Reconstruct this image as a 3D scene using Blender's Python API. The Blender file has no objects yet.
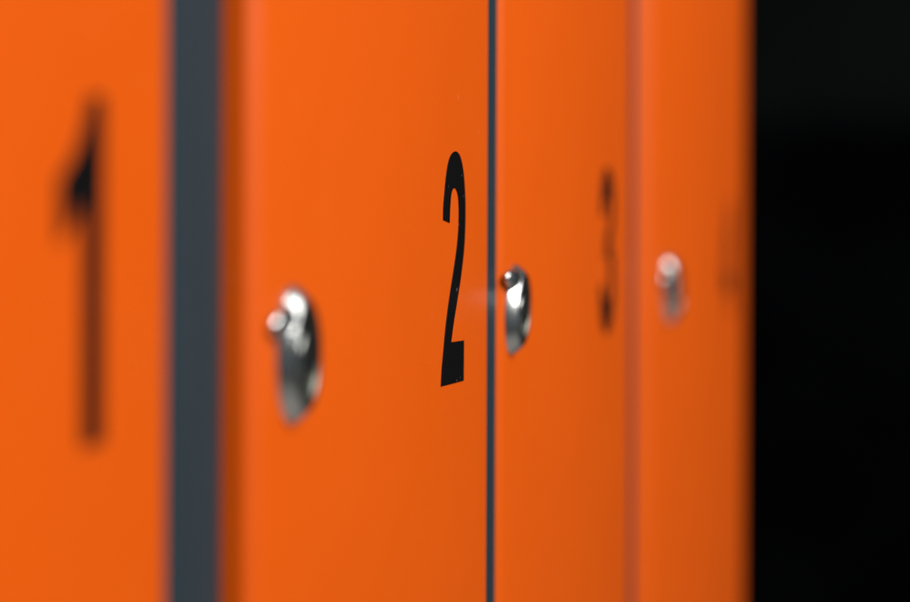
import bpy, bmesh, math, random
from mathutils import Vector, Matrix
random.seed(7)
sc = bpy.context.scene
C = sc.collection
MM = 0.001
EYE = 1.30                    # height of the lens above the floor

# ------------------------------------------------------------------ helpers
def link_mesh(name, bm, mat, parent=None, smooth=35):
    me = bpy.data.meshes.new(name)
    bmesh.ops.recalc_face_normals(bm, faces=bm.faces)
    bm.to_mesh(me); bm.free()
    if isinstance(mat, (list, tuple)):
        for m in mat: me.materials.append(m)
    else:
        me.materials.append(mat)
    if smooth:
        for p in me.polygons: p.use_smooth = True
        me.set_sharp_from_angle(angle=math.radians(smooth))
    o = bpy.data.objects.new(name, me); C.objects.link(o)
    if parent: o.parent = parent
    return o

def add_box(bm, x0, x1, y0, y1, z0, z1, bevel=0.0, seg=3):
    t = bmesh.new()
    bmesh.ops.create_cube(t, size=1)
    for v in t.verts:
        v.co = Vector((x0 + (v.co.x + .5) * (x1 - x0), y0 + (v.co.y + .5) * (y1 - y0), z0 + (v.co.z + .5) * (z1 - z0)))
    if bevel:
        bmesh.ops.bevel(t, geom=t.edges[:], offset=bevel, segments=seg, profile=.5, affect='EDGES')
    tmp = bpy.data.meshes.new('tmp'); t.to_mesh(tmp); t.free()
    bm.from_mesh(tmp); bpy.data.meshes.remove(tmp)

def lathe(bm, prof, n=64):
    """profile (r, h); axis points out of the door (local -y)"""
    rings = []
    for r, h in prof:
        if r < 1e-6:
            rings.append([bm.verts.new((0, -h * MM, 0))])
        else:
            rings.append([bm.verts.new((r * MM * math.cos(2 * math.pi * k / n), -h * MM, r * MM * math.sin(2 * math.pi * k / n))) for k in range(n)])
    for a, b in zip(rings, rings[1:]):
        for k in range(n):
            j = (k + 1) % n
            if len(a) == 1 and len(b) == 1: continue
            if len(a) == 1: bm.faces.new((a[0], b[k], b[j]))
            elif len(b) == 1: bm.faces.new((a[k], a[j], b[0]))
            else: bm.faces.new((a[k], a[j], b[j], b[k]))

def smooth_outline(pts, n=5):
    """Catmull-Rom through the points, keeping those flagged 1 as corners"""
    out, N = [], len(pts)
    for i in range(N):
        p1, p2 = pts[i], pts[(i + 1) % N]
        p0 = pts[i - 1] if not p1[2] else p1
        p3 = pts[(i + 2) % N] if not p2[2] else p2
        if p1[2] and p2[2]:
            out.append((p1[0], p1[1])); continue
        for k in range(n):
            t = k / n
            out.append(tuple(.5 * (2 * p1[a] + (p2[a] - p0[a]) * t + (2 * p0[a] - 5 * p1[a] + 4 * p2[a] - p3[a]) * t * t
                                   + (3 * p1[a] - p0[a] - 3 * p2[a] + p3[a]) * t ** 3) for a in (0, 1)))
    return out

def digit_mesh(name, loops, mat, thick=.12):
    """closed outlines in mm (x right, y up) -> thin vinyl sheet in the xz plane facing -y"""
    cu = bpy.data.curves.new(name, 'CURVE'); cu.dimensions = '2D'; cu.fill_mode = 'BOTH'
    cu.extrude = thick * MM / 2; cu.bevel_depth = .04 * MM; cu.bevel_resolution = 1
    for lp in loops:
        s = cu.splines.new('POLY'); s.points.add(len(lp) - 1)
        for p, (x, y) in zip(s.points, lp): p.co = (x * MM, y * MM, 0, 1)
        s.use_cyclic_u = True
    o = bpy.data.objects.new(name, cu); C.objects.link(o)
    dg = bpy.context.evaluated_depsgraph_get()
    me = bpy.data.meshes.new_from_object(o.evaluated_get(dg)); me.name = name
    bpy.data.objects.remove(o); bpy.data.curves.remove(cu)
    me.transform(Matrix.Rotation(math.radians(90), 4, 'X'))
    me.materials.clear(); me.materials.append(mat)
    r = bpy.data.objects.new(name, me); C.objects.link(r)
    return r

# ------------------------------------------------------------------ materials
def new_mat(name):
    m = bpy.data.materials.new(name); m.use_nodes = True
    nt = m.node_tree
    return m, nt, nt.nodes['Principled BSDF']

def N(nt, t, **kw):
    n = nt.nodes.new(t)
    for k, v in kw.items():
        if k in n.inputs: n.inputs[k].default_value = v
        else: setattr(n, k, v)
    return n

def paint(name, col, col2, rough, speck=True, bump=.11):
    m, nt, b = new_mat(name); L = nt.links.new
    tc = N(nt, 'ShaderNodeTexCoord')
    n1 = N(nt, 'ShaderNodeTexNoise', Scale=9.0, Detail=4.0, Roughness=.6)
    L(tc.outputs['Object'], n1.inputs['Vector'])
    mix = N(nt, 'ShaderNodeMix', data_type='RGBA')
    mix.inputs[6].default_value = (*col, 1); mix.inputs[7].default_value = (*col2, 1)
    L(n1.outputs['Fac'], mix.inputs[0])
    last = mix.outputs[2]
    if speck:      # dust specks and tiny chips in the paint
        vo = N(nt, 'ShaderNodeTexVoronoi', Scale=95.0); L(tc.outputs['Object'], vo.inputs['Vector'])
        lt = N(nt, 'ShaderNodeMapRange'); lt.inputs['From Min'].default_value = .05; lt.inputs['From Max'].default_value = .095
        lt.inputs['To Min'].default_value = 1; lt.inputs['To Max'].default_value = 0
        L(vo.outputs['Distance'], lt.inputs['Value'])
        sep = N(nt, 'ShaderNodeSeparateColor'); L(vo.outputs['Color'], sep.inputs[0])
        gt = N(nt, 'ShaderNodeMath', operation='GREATER_THAN'); gt.inputs[1].default_value = .80; L(sep.outputs[0], gt.inputs[0])
        mu = N(nt, 'ShaderNodeMath', operation='MULTIPLY'); L(lt.outputs[0], mu.inputs[0]); L(gt.outputs[0], mu.inputs[1])
        mu2 = N(nt, 'ShaderNodeMath', operation='MULTIPLY'); mu2.inputs[1].default_value = .16; L(mu.outputs[0], mu2.inputs[0])
        mx = N(nt, 'ShaderNodeMix', data_type='RGBA'); mx.inputs[7].default_value = (.8, .33, .12, 1)
        L(mu2.outputs[0], mx.inputs[0]); L(last, mx.inputs[6]); last = mx.outputs[2]
    L(last, b.inputs['Base Color'])
    n2 = N(nt, 'ShaderNodeTexNoise', Scale=22.0, Detail=5.0, Roughness=.65); L(tc.outputs['Object'], n2.inputs['Vector'])
    rr = N(nt, 'ShaderNodeMapRange'); rr.inputs['To Min'].default_value = rough - .07; rr.inputs['To Max'].default_value = rough + .07
    L(n2.outputs['Fac'], rr.inputs['Value']); L(rr.outputs[0], b.inputs['Roughness'])
    b.inputs['Specular IOR Level'].default_value = .24
    n3 = N(nt, 'ShaderNodeTexNoise', Scale=420.0, Detail=2.0); L(tc.outputs['Object'], n3.inputs['Vector'])   # orange peel
    bp = N(nt, 'ShaderNodeBump', Strength=bump, Distance=.0006); L(n3.outputs['Fac'], bp.inputs['Height'])
    n4 = N(nt, 'ShaderNodeTexNoise', Scale=13.0, Detail=2.0); L(tc.outputs['Object'], n4.inputs['Vector'])      # sheet metal is never quite flat
    b2 = N(nt, 'ShaderNodeBump', Strength=.5, Distance=.0014); L(n4.outputs['Fac'], b2.inputs['Height'])
    L(b2.outputs[0], bp.inputs['Normal'])
    L(bp.outputs[0], b.inputs['Normal'])
    return m

ORANGE = paint('orange_enamel', (.80, .106, .0015), (.88, .124, .0022), .50)
GREY = paint('grey_enamel', (.017, .038, .050), (.025, .048, .062), .5, speck=False)

def metal(name, col, rough, bump=.05):
    m, nt, b = new_mat(name); L = nt.links.new
    b.inputs['Metallic'].default_value = 1
    tc = N(nt, 'ShaderNodeTexCoord')
    n1 = N(nt, 'ShaderNodeTexNoise', Scale=160.0, Detail=4.0); L(tc.outputs['Object'], n1.inputs['Vector'])
    mr = N(nt, 'ShaderNodeMapRange'); mr.inputs['To Min'].default_value = rough * .7; mr.inputs['To Max'].default_value = rough * 1.4
    L(n1.outputs['Fac'], mr.inputs['Value']); L(mr.outputs[0], b.inputs['Roughness'])
    cr = N(nt, 'ShaderNodeMix', data_type='RGBA'); cr.inputs[6].default_value = (*[c * .8 for c in col], 1); cr.inputs[7].default_value = (*col, 1)
    L(n1.outputs['Fac'], cr.inputs[0]); L(cr.outputs[2], b.inputs['Base Color'])
    return m
CHROME = metal('chrome', (.88, .90, .89), .22)
STEEL = metal('brushed_steel', (.45, .47, .44), .25)
DARKMETAL = metal('worn_steel', (.13, .14, .12), .34)

def plain(name, col, rough, spec=.5):
    m, nt, b = new_mat(name); L = nt.links.new
    tc = N(nt, 'ShaderNodeTexCoord')
    n1 = N(nt, 'ShaderNodeTexNoise', Scale=60.0, Detail=5.0); L(tc.outputs['Object'], n1.inputs['Vector'])
    mx = N(nt, 'ShaderNodeMix', data_type='RGBA')
    mx.inputs[6].default_value = (*[c * .75 for c in col], 1); mx.inputs[7].default_value = (*[c * 1.25 for c in col], 1)
    L(n1.outputs['Fac'], mx.inputs[0]); L(mx.outputs[2], b.inputs['Base Color'])
    b.inputs['Roughness'].default_value = rough
    b.inputs['Specular IOR Level'].default_value = spec
    return m

def vinyl():
    m, nt, b = new_mat('black_vinyl'); L = nt.links.new
    tc = N(nt, 'ShaderNodeTexCoord')
    vo = N(nt, 'ShaderNodeTexNoise', Scale=520.0, Detail=1.0); L(tc.outputs['Object'], vo.inputs['Vector'])
    mr = N(nt, 'ShaderNodeMapRange'); mr.inputs['From Min'].default_value = .74; mr.inputs['From Max'].default_value = .80
    L(vo.outputs['Fac'], mr.inputs['Value'])
    mx = N(nt, 'ShaderNodeMix', data_type='RGBA'); mx.inputs[6].default_value = (.0045, .0045, .005, 1); mx.inputs[7].default_value = (.12, .13, .15, 1)
    L(mr.outputs[0], mx.inputs[0]); L(mx.outputs[2], b.inputs['Base Color'])
    b.inputs['Roughness'].default_value = .42; b.inputs['Specular IOR Level'].default_value = .2
    return m
VINYL = vinyl()
KEYHOLE = plain('keyhole_black', (.006, .006, .006), .6, .2)
WALLM, _nt, _b = new_mat('dark_wall')
_tc = N(_nt, 'ShaderNodeTexCoord'); _n = N(_nt, 'ShaderNodeTexNoise', Scale=2.2, Detail=3.0); _nt.links.new(_tc.outputs['Object'], _n.inputs['Vector'])
_s = N(_nt, 'ShaderNodeSeparateXYZ'); _nt.links.new(_tc.outputs['Object'], _s.inputs[0])            # near-black low down, slightly lighter grey higher up
_h = N(_nt, 'ShaderNodeMapRange'); _h.inputs['From Min'].default_value = 1.50; _h.inputs['From Max'].default_value = 1.58
_h.inputs['To Min'].default_value = 0; _h.inputs['To Max'].default_value = .6; _nt.links.new(_s.outputs[2], _h.inputs['Value'])
_a = N(_nt, 'ShaderNodeMath', operation='MULTIPLY_ADD'); _a.inputs[1].default_value = .6; _nt.links.new(_n.outputs['Fac'], _a.inputs[0]); _nt.links.new(_h.outputs[0], _a.inputs[2])
_r = N(_nt, 'ShaderNodeValToRGB'); _r.color_ramp.elements[0].position = .25; _r.color_ramp.elements[1].position = 1.0
_r.color_ramp.elements[0].color = (.002, .002, .004, 1); _r.color_ramp.elements[1].color = (.018, .022, .020, 1)
_nt.links.new(_a.outputs[0], _r.inputs[0]); _nt.links.new(_r.outputs[0], _b.inputs['Base Color'])
_b.inputs['Roughness'].default_value = .9; _b.inputs['Specular IOR Level'].default_value = .05
FLOORM = plain('grey_floor', (.42, .42, .40), .6, .2)

# ------------------------------------------------------------------ digits (mm)
ONE = [(8.6, 0, 1), (16.4, 0, 1), (16.4, 61, 1), (10.8, 61, 1), (9.2, 56.5, 0), (6.6, 52, 0), (3.4, 48.6, 0), (0, 46.2, 1),
       (0, 34.8, 1), (3.2, 36.7, 0), (6.0, 39.4, 0), (8.6, 42.6, 1)]
TWO = [(1.38, 42.63, 1), (1.55, 46.06, 0), (2.42, 49.27, 0), (3.36, 52.5, 0), (4.56, 55.40, 0), (6.19, 57.90, 0), (8.5, 59.61, 0), (11.96, 60.49, 0), (15.25, 59.92, 0),
       (17.55, 58.25, 0), (19.1, 56.0, 0), (20.15, 53.4, 0), (20.82, 50.6, 0), (21.25, 48.0, 0), (21.45, 45.0, 0), (21.35, 41.78, 0), (20.95, 38.2, 0), (20.25, 34.8, 0),
       (19.1, 31.4, 0), (17.72, 28.15, 0), (16.5, 25.6, 0), (14.88, 22.7, 0), (13.13, 19.61, 0), (11.4, 16.5, 0), (10.08, 13.9, 0), (8.74, 10.75, 1),
       (20.54, 10.60, 1), (20.35, 0, 1), (0, 0, 1), (.75, 4.4, 0), (1.8, 8.0, 0), (2.7, 10.9, 0), (3.7, 14.2, 0), (5.0, 17.57, 0), (6.6, 21.17, 0), (8.42, 24.78, 0),
       (10.75, 29.1, 0), (12.6, 32.78, 0), (13.9, 35.8, 0), (14.67, 38.2, 0), (15.25, 40.9, 0), (15.45, 45.06, 0), (15.1, 47.7, 0), (14.2, 49.5, 0), (12.77, 50.65, 0),
       (11.24, 51.0, 0), (9.63, 50.57, 0), (8.45, 49.4, 0), (7.75, 47.7, 0), (7.2, 44.5, 0), (6.97, 41.88, 1)]
THREE = [(.8, 43.2, 1), (1.5, 50, 0), (3.5, 56, 0), (7, 59.8, 0), (10.5, 61, 0), (14.5, 60, 0), (18, 56.5, 0), (20.2, 51, 0), (20.6, 46, 0), (20, 40, 0), (18.2, 35.5, 0), (16.2, 33, 0),
         (18.5, 30.2, 0), (20.8, 25, 0), (21.5, 18, 0), (20.8, 11, 0), (18.5, 5, 0), (15, 1, 0), (10.5, -.6, 0), (6, .8, 0), (2.8, 4.5, 0), (.8, 10, 0), (0, 17, 1),
         (6.2, 18.3, 1), (6.6, 14.5, 0), (8, 12.8, 0), (10.5, 11.6, 0), (13.1, 12.8, 0), (14.3, 15.3, 0), (14.6, 18.5, 0), (14.1, 22.6, 0), (13.2, 26.6, 0), (10.8, 28, 0), (8.3, 27.4, 1),
         (8.9, 36.2, 1), (11.5, 36.7, 0), (12.9, 39, 0), (13.7, 42.6, 0), (13.6, 45.8, 0), (13, 48.9, 0), (10.6, 49.8, 0), (8.4, 48.7, 0), (7, 46, 0), (6.7, 43.0, 1)]
FOUR = [(13.0, 0, 1), (18.4, 0, 1), (18.4, 12.2, 1), (22, 12.2, 1), (22, 22.4, 1), (18.4, 22.4, 1), (18.4, 61, 1), (13, 61, 1), (0, 22.6, 1), (0, 12.2, 1), (13.0, 12.2, 1)]
FOUR_HOLE = [(13.0, 22.4, 1), (13.0, 45, 1), (5.3, 22.4, 1)]
DIGITS = {1: [ONE], 2: [TWO], 3: [THREE], 4: [FOUR, FOUR_HOLE]}
WORDS = {1: 'one', 2: 'two', 3: 'three', 4: 'four'}

def add_lug(bm, cx, cz, rx, ry, rz, n=24):
    """small rounded wing on the side of a lock"""
    t = bmesh.new(); bmesh.ops.create_uvsphere(t, u_segments=n, v_segments=n // 2, radius=1)
    for v in t.verts: v.co = Vector((cx + v.co.x * rx, -.0012 + v.co.y * ry, cz + v.co.z * rz + v.co.x * .0008))
    tmp = bpy.data.meshes.new('tmp'); t.to_mesh(tmp); t.free()
    bm.from_mesh(tmp); bpy.data.meshes.remove(tmp)

# ------------------------------------------------------------------ one locker
Z0, Z1 = .12, 1.76            # door bottom and top
def make_locker(num, corner, phi, width, left_m, right_m, proud, ajar, num_s, num_z, num_h, lock_s, lock_z, lock_d, label, lock_rot=0, fold=2.9):
    """corner: (x, y) mm of the door face's left edge; phi: direction of the door face, degrees from +y;
       ajar: degrees the door stands open about its right edge; proud: mm the face stands out at the right edge"""
    a = math.radians(phi)
    s = Vector((math.sin(a), math.cos(a), 0))
    hinge = Vector((corner[0], corner[1], 0)) + s * width          # right edge of the face
    ac = math.radians(phi + ajar)                                  # direction of the carcass front
    sc_ = Vector((math.sin(ac), math.cos(ac), 0)); oc = Vector((math.cos(ac), -math.sin(ac), 0))
    base = hinge - oc * proud - sc_ * width                        # carcass front plane, left side of the opening
    root = bpy.data.objects.new('locker', None); C.objects.link(root)
    root.empty_display_size = .1
    root.location = (base.x * MM, base.y * MM, 0)
    root.rotation_euler = (0, 0, math.pi / 2 - ac)
    root['label'] = label; root['category'] = 'locker'; root['group'] = 'row of orange lockers'
    W = width * MM
    # carcass: front frame, and a folded sheet body behind it
    bm = bmesh.new()
    lm, rm, g = left_m * MM, right_m * MM, .9 * MM
    add_box(bm, -lm, -g, 0, .022, .06, 1.82, .0006, 2)
    add_box(bm, W + g, W + rm, 0, .022, .06, 1.82, .0006, 2)
    add_box(bm, -g, W + g, .0002, .0218, .06, Z0 - .003, .0006, 2)
    add_box(bm, -g, W + g, .0002, .0218, Z1 + .003, 1.82, .0006, 2)
    i = .010
    add_box(bm, -lm + i, -lm + i + .0012, .022, .26, .0, 1.815)
    add_box(bm, W + rm - i - .0012, W + rm - i, .022, .26, .0, 1.815)
    add_box(bm, -lm + i + .0012, W + rm - i - .0012, .2585, .2598, .0, 1.815)
    add_box(bm, -lm + i + .0012, W + rm - i - .0012, .0222, .2585, .07, .0712)
    add_box(bm, -lm + i + .0012, W + rm - i - .0012, .0222, .2585, 1.8138, 1.815)
    link_mesh('carcass', bm, GREY, root)
    # door, origin on its hinge edge at the face
    bm = bmesh.new()
    add_box(bm, -W, 0, 0, .019, Z0, Z1, fold * MM, 1)                       # folded rim: a slanted flange with soft creases
    bmesh.ops.remove_doubles(bm, verts=bm.verts, dist=1e-6)
    bmesh.ops.bevel(bm, geom=bm.edges[:], offset=.0007, segments=3, profile=.5, affect='EDGES')
    door = link_mesh('door', bm, ORANGE, root, 40)
    door.location = (W, -proud * MM, 0)
    door.rotation_euler = (0, 0, math.radians(ajar))
    # number sticker
    loops = [smooth_outline(p) for p in DIGITS[num]]
    k = num_h / 61.0
    wd = max(p[0] for p in loops[0])
    loops = [[((x - wd / 2) * k * (1.1 if num == 3 else 1), y * k) for x, y in lp] for lp in loops]
    st = digit_mesh('number_sticker', loops, VINYL)
    st['label'] = 'narrow black numeral %s' % WORDS[num]
    st.parent = door; st.location = (-W + num_s * MM, -.00012, EYE + num_z * MM)
    # cam lock
    r = lock_d / 2
    bm = bmesh.new()
    lathe(bm, [(0, -6), (r * .6, -6), (r * .6, .0), (r, .0), (r, .4), (r * .985, .75), (r * .96, 1.2), (r * .93, 1.75), (r * .89, 2.4), (r * .845, 3.05),
               (r * .80, 3.55), (r * .755, 3.85), (r * .71, 3.9), (r * .67, 3.7), (r * .64, 3.1), (r * .62, 2.6), (0, 2.6)])
    for v in bm.verts: v.co.x *= .64                               # an upright oval
    for f in bm.faces:                                             # the dished centre is worn steel
        c = f.calc_center_median()
        if math.hypot(c.x / .64, c.z) < r * .76 * MM: f.material_index = 1
    add_lug(bm, -.0064, .0074, .0078, .0022, .0032)
    lock = link_mesh('lock', bm, [CHROME, DARKMETAL], root, 50)
    lock.parent = root
    M = Matrix.Translation(door.location) @ Matrix.Rotation(math.radians(ajar), 4, 'Z') @ Matrix.Translation((-W + lock_s * MM, 0, EYE + lock_z * MM)) @ Matrix.Rotation(math.radians(lock_rot), 4, 'Y')
    lock.matrix_local = M
    bm = bmesh.new()
    lathe(bm, [(0, 2.3), (r * .36, 2.3), (r * .36, 3.4), (r * .345, 3.8), (r * .30, 4.0), (0, 4.05)], 48)
    link_mesh('cylinder_plug', bm, STEEL, lock, 50)
    bm = bmesh.new()
    add_box(bm, -.0007, .0007, -.00425, -.0039, -.0034, .0042, .0002, 2)
    link_mesh('keyhole', bm, KEYHOLE, lock)
    return root

def corner_from_right(x, y, phi, w):
    a = math.radians(phi); return (x - w * math.sin(a), y - w * math.cos(a))
make_locker(1, corner_from_right(-51.6, 366.0, 17, 174), 17.0, 174, 14.5, 14.4, 2.6, 2.3, 138.3, -37.4, 58.8, 24, -26.5, 28.5,
            'nearest orange locker, its door marked with a large black 1')
make_locker(2, (-38.7, 393.0), 16.7, 169, 14.6, 7.6, 1.9, 1.75, 133.1, -41.4, 60.8, 18.5, -27.0, 29.0,
            'orange locker with a slightly open door marked by a sharp black 2')
make_locker(3, (13.1, 570.0), 16.8, 184, 7.6, 10.5, 1.0, 0, 139.6, -38, 58.3, 13.0, -24.8, 27.0,
            'orange locker marked 3, third in the row between the doors marked 2 and 4', 14)
make_locker(4, (74.9, 772.0), 20.3, 180, 9.5, 12.0, 4.0, .6, 139.5, -40.8, 52, 31.0, -26.0, 28.0,
            'farthest orange locker, its door marked with a faint blurred 4 against the dark', -10, 6.0)

# ------------------------------------------------------------------ setting
def structure(name, bm, mat):
    o = link_mesh(name, bm, mat, None, 0); o['kind'] = 'structure'; return o
bm = bmesh.new(); add_box(bm, -3.0, 4.0, -3.0, 4.5, -.05, 0); structure('floor', bm, FLOORM)
bm = bmesh.new(); add_box(bm, -3.0, 4.0, 4.5, 4.6, -.05, 3.2); structure('wall', bm, WALLM)

# ------------------------------------------------------------------ light
w = bpy.data.worlds.new('World'); sc.world = w; w.use_nodes = True
bg = w.node_tree.nodes['Background']; bg.inputs[0].default_value = (.80, .92, 1.0, 1); bg.inputs[1].default_value = .075

def lamp(name, loc, target, sx, sy, power, col=(1, .97, .93)):
    l = bpy.data.lights.new(name, 'AREA'); l.shape = 'RECTANGLE'; l.size = sx; l.size_y = sy; l.energy = power; l.color = col
    o = bpy.data.objects.new(name, l); C.objects.link(o)
    o.location = loc
    o.rotation_euler = (Vector(target) - Vector(loc)).to_track_quat('-Z', 'Y').to_euler()
    return o
lamp('overhead_light', (1.08, -.60, 2.32), (0, .55, 1.3), .75, .75, 30.5)
lamp('overhead_light', (1.08, .22, 2.4), (0.1, .85, 1.3), .9, .9, 11)  # fill light, added to brighten the third and fourth doors

# ------------------------------------------------------------------ camera
cam = bpy.data.cameras.new('camera'); co = bpy.data.objects.new('camera', cam); C.objects.link(co)
co.location = (0, 0, EYE); co.rotation_euler = (Matrix.Rotation(math.pi / 2, 3, 'X') @ Matrix.Rotation(math.radians(.22), 3, 'Z')).to_euler()
cam.sensor_width = 36; cam.lens = 2000 / 910 * 36
cam.shift_y = -77 / 910
cam.clip_start = .01; cam.clip_end = 50
cam.dof.use_dof = True; cam.dof.focus_distance = .517; cam.dof.aperture_fstop = 4.9
sc.camera = co

sc.view_settings.view_transform = 'Standard'; sc.view_settings.look = 'None'; sc.view_settings.exposure = 0; sc.view_settings.gamma = 1
sc.render.engine = 'CYCLES'
sc.cycles.use_denoising = True
sc.cycles.max_bounces = 8
sc.cycles.caustics_reflective = False
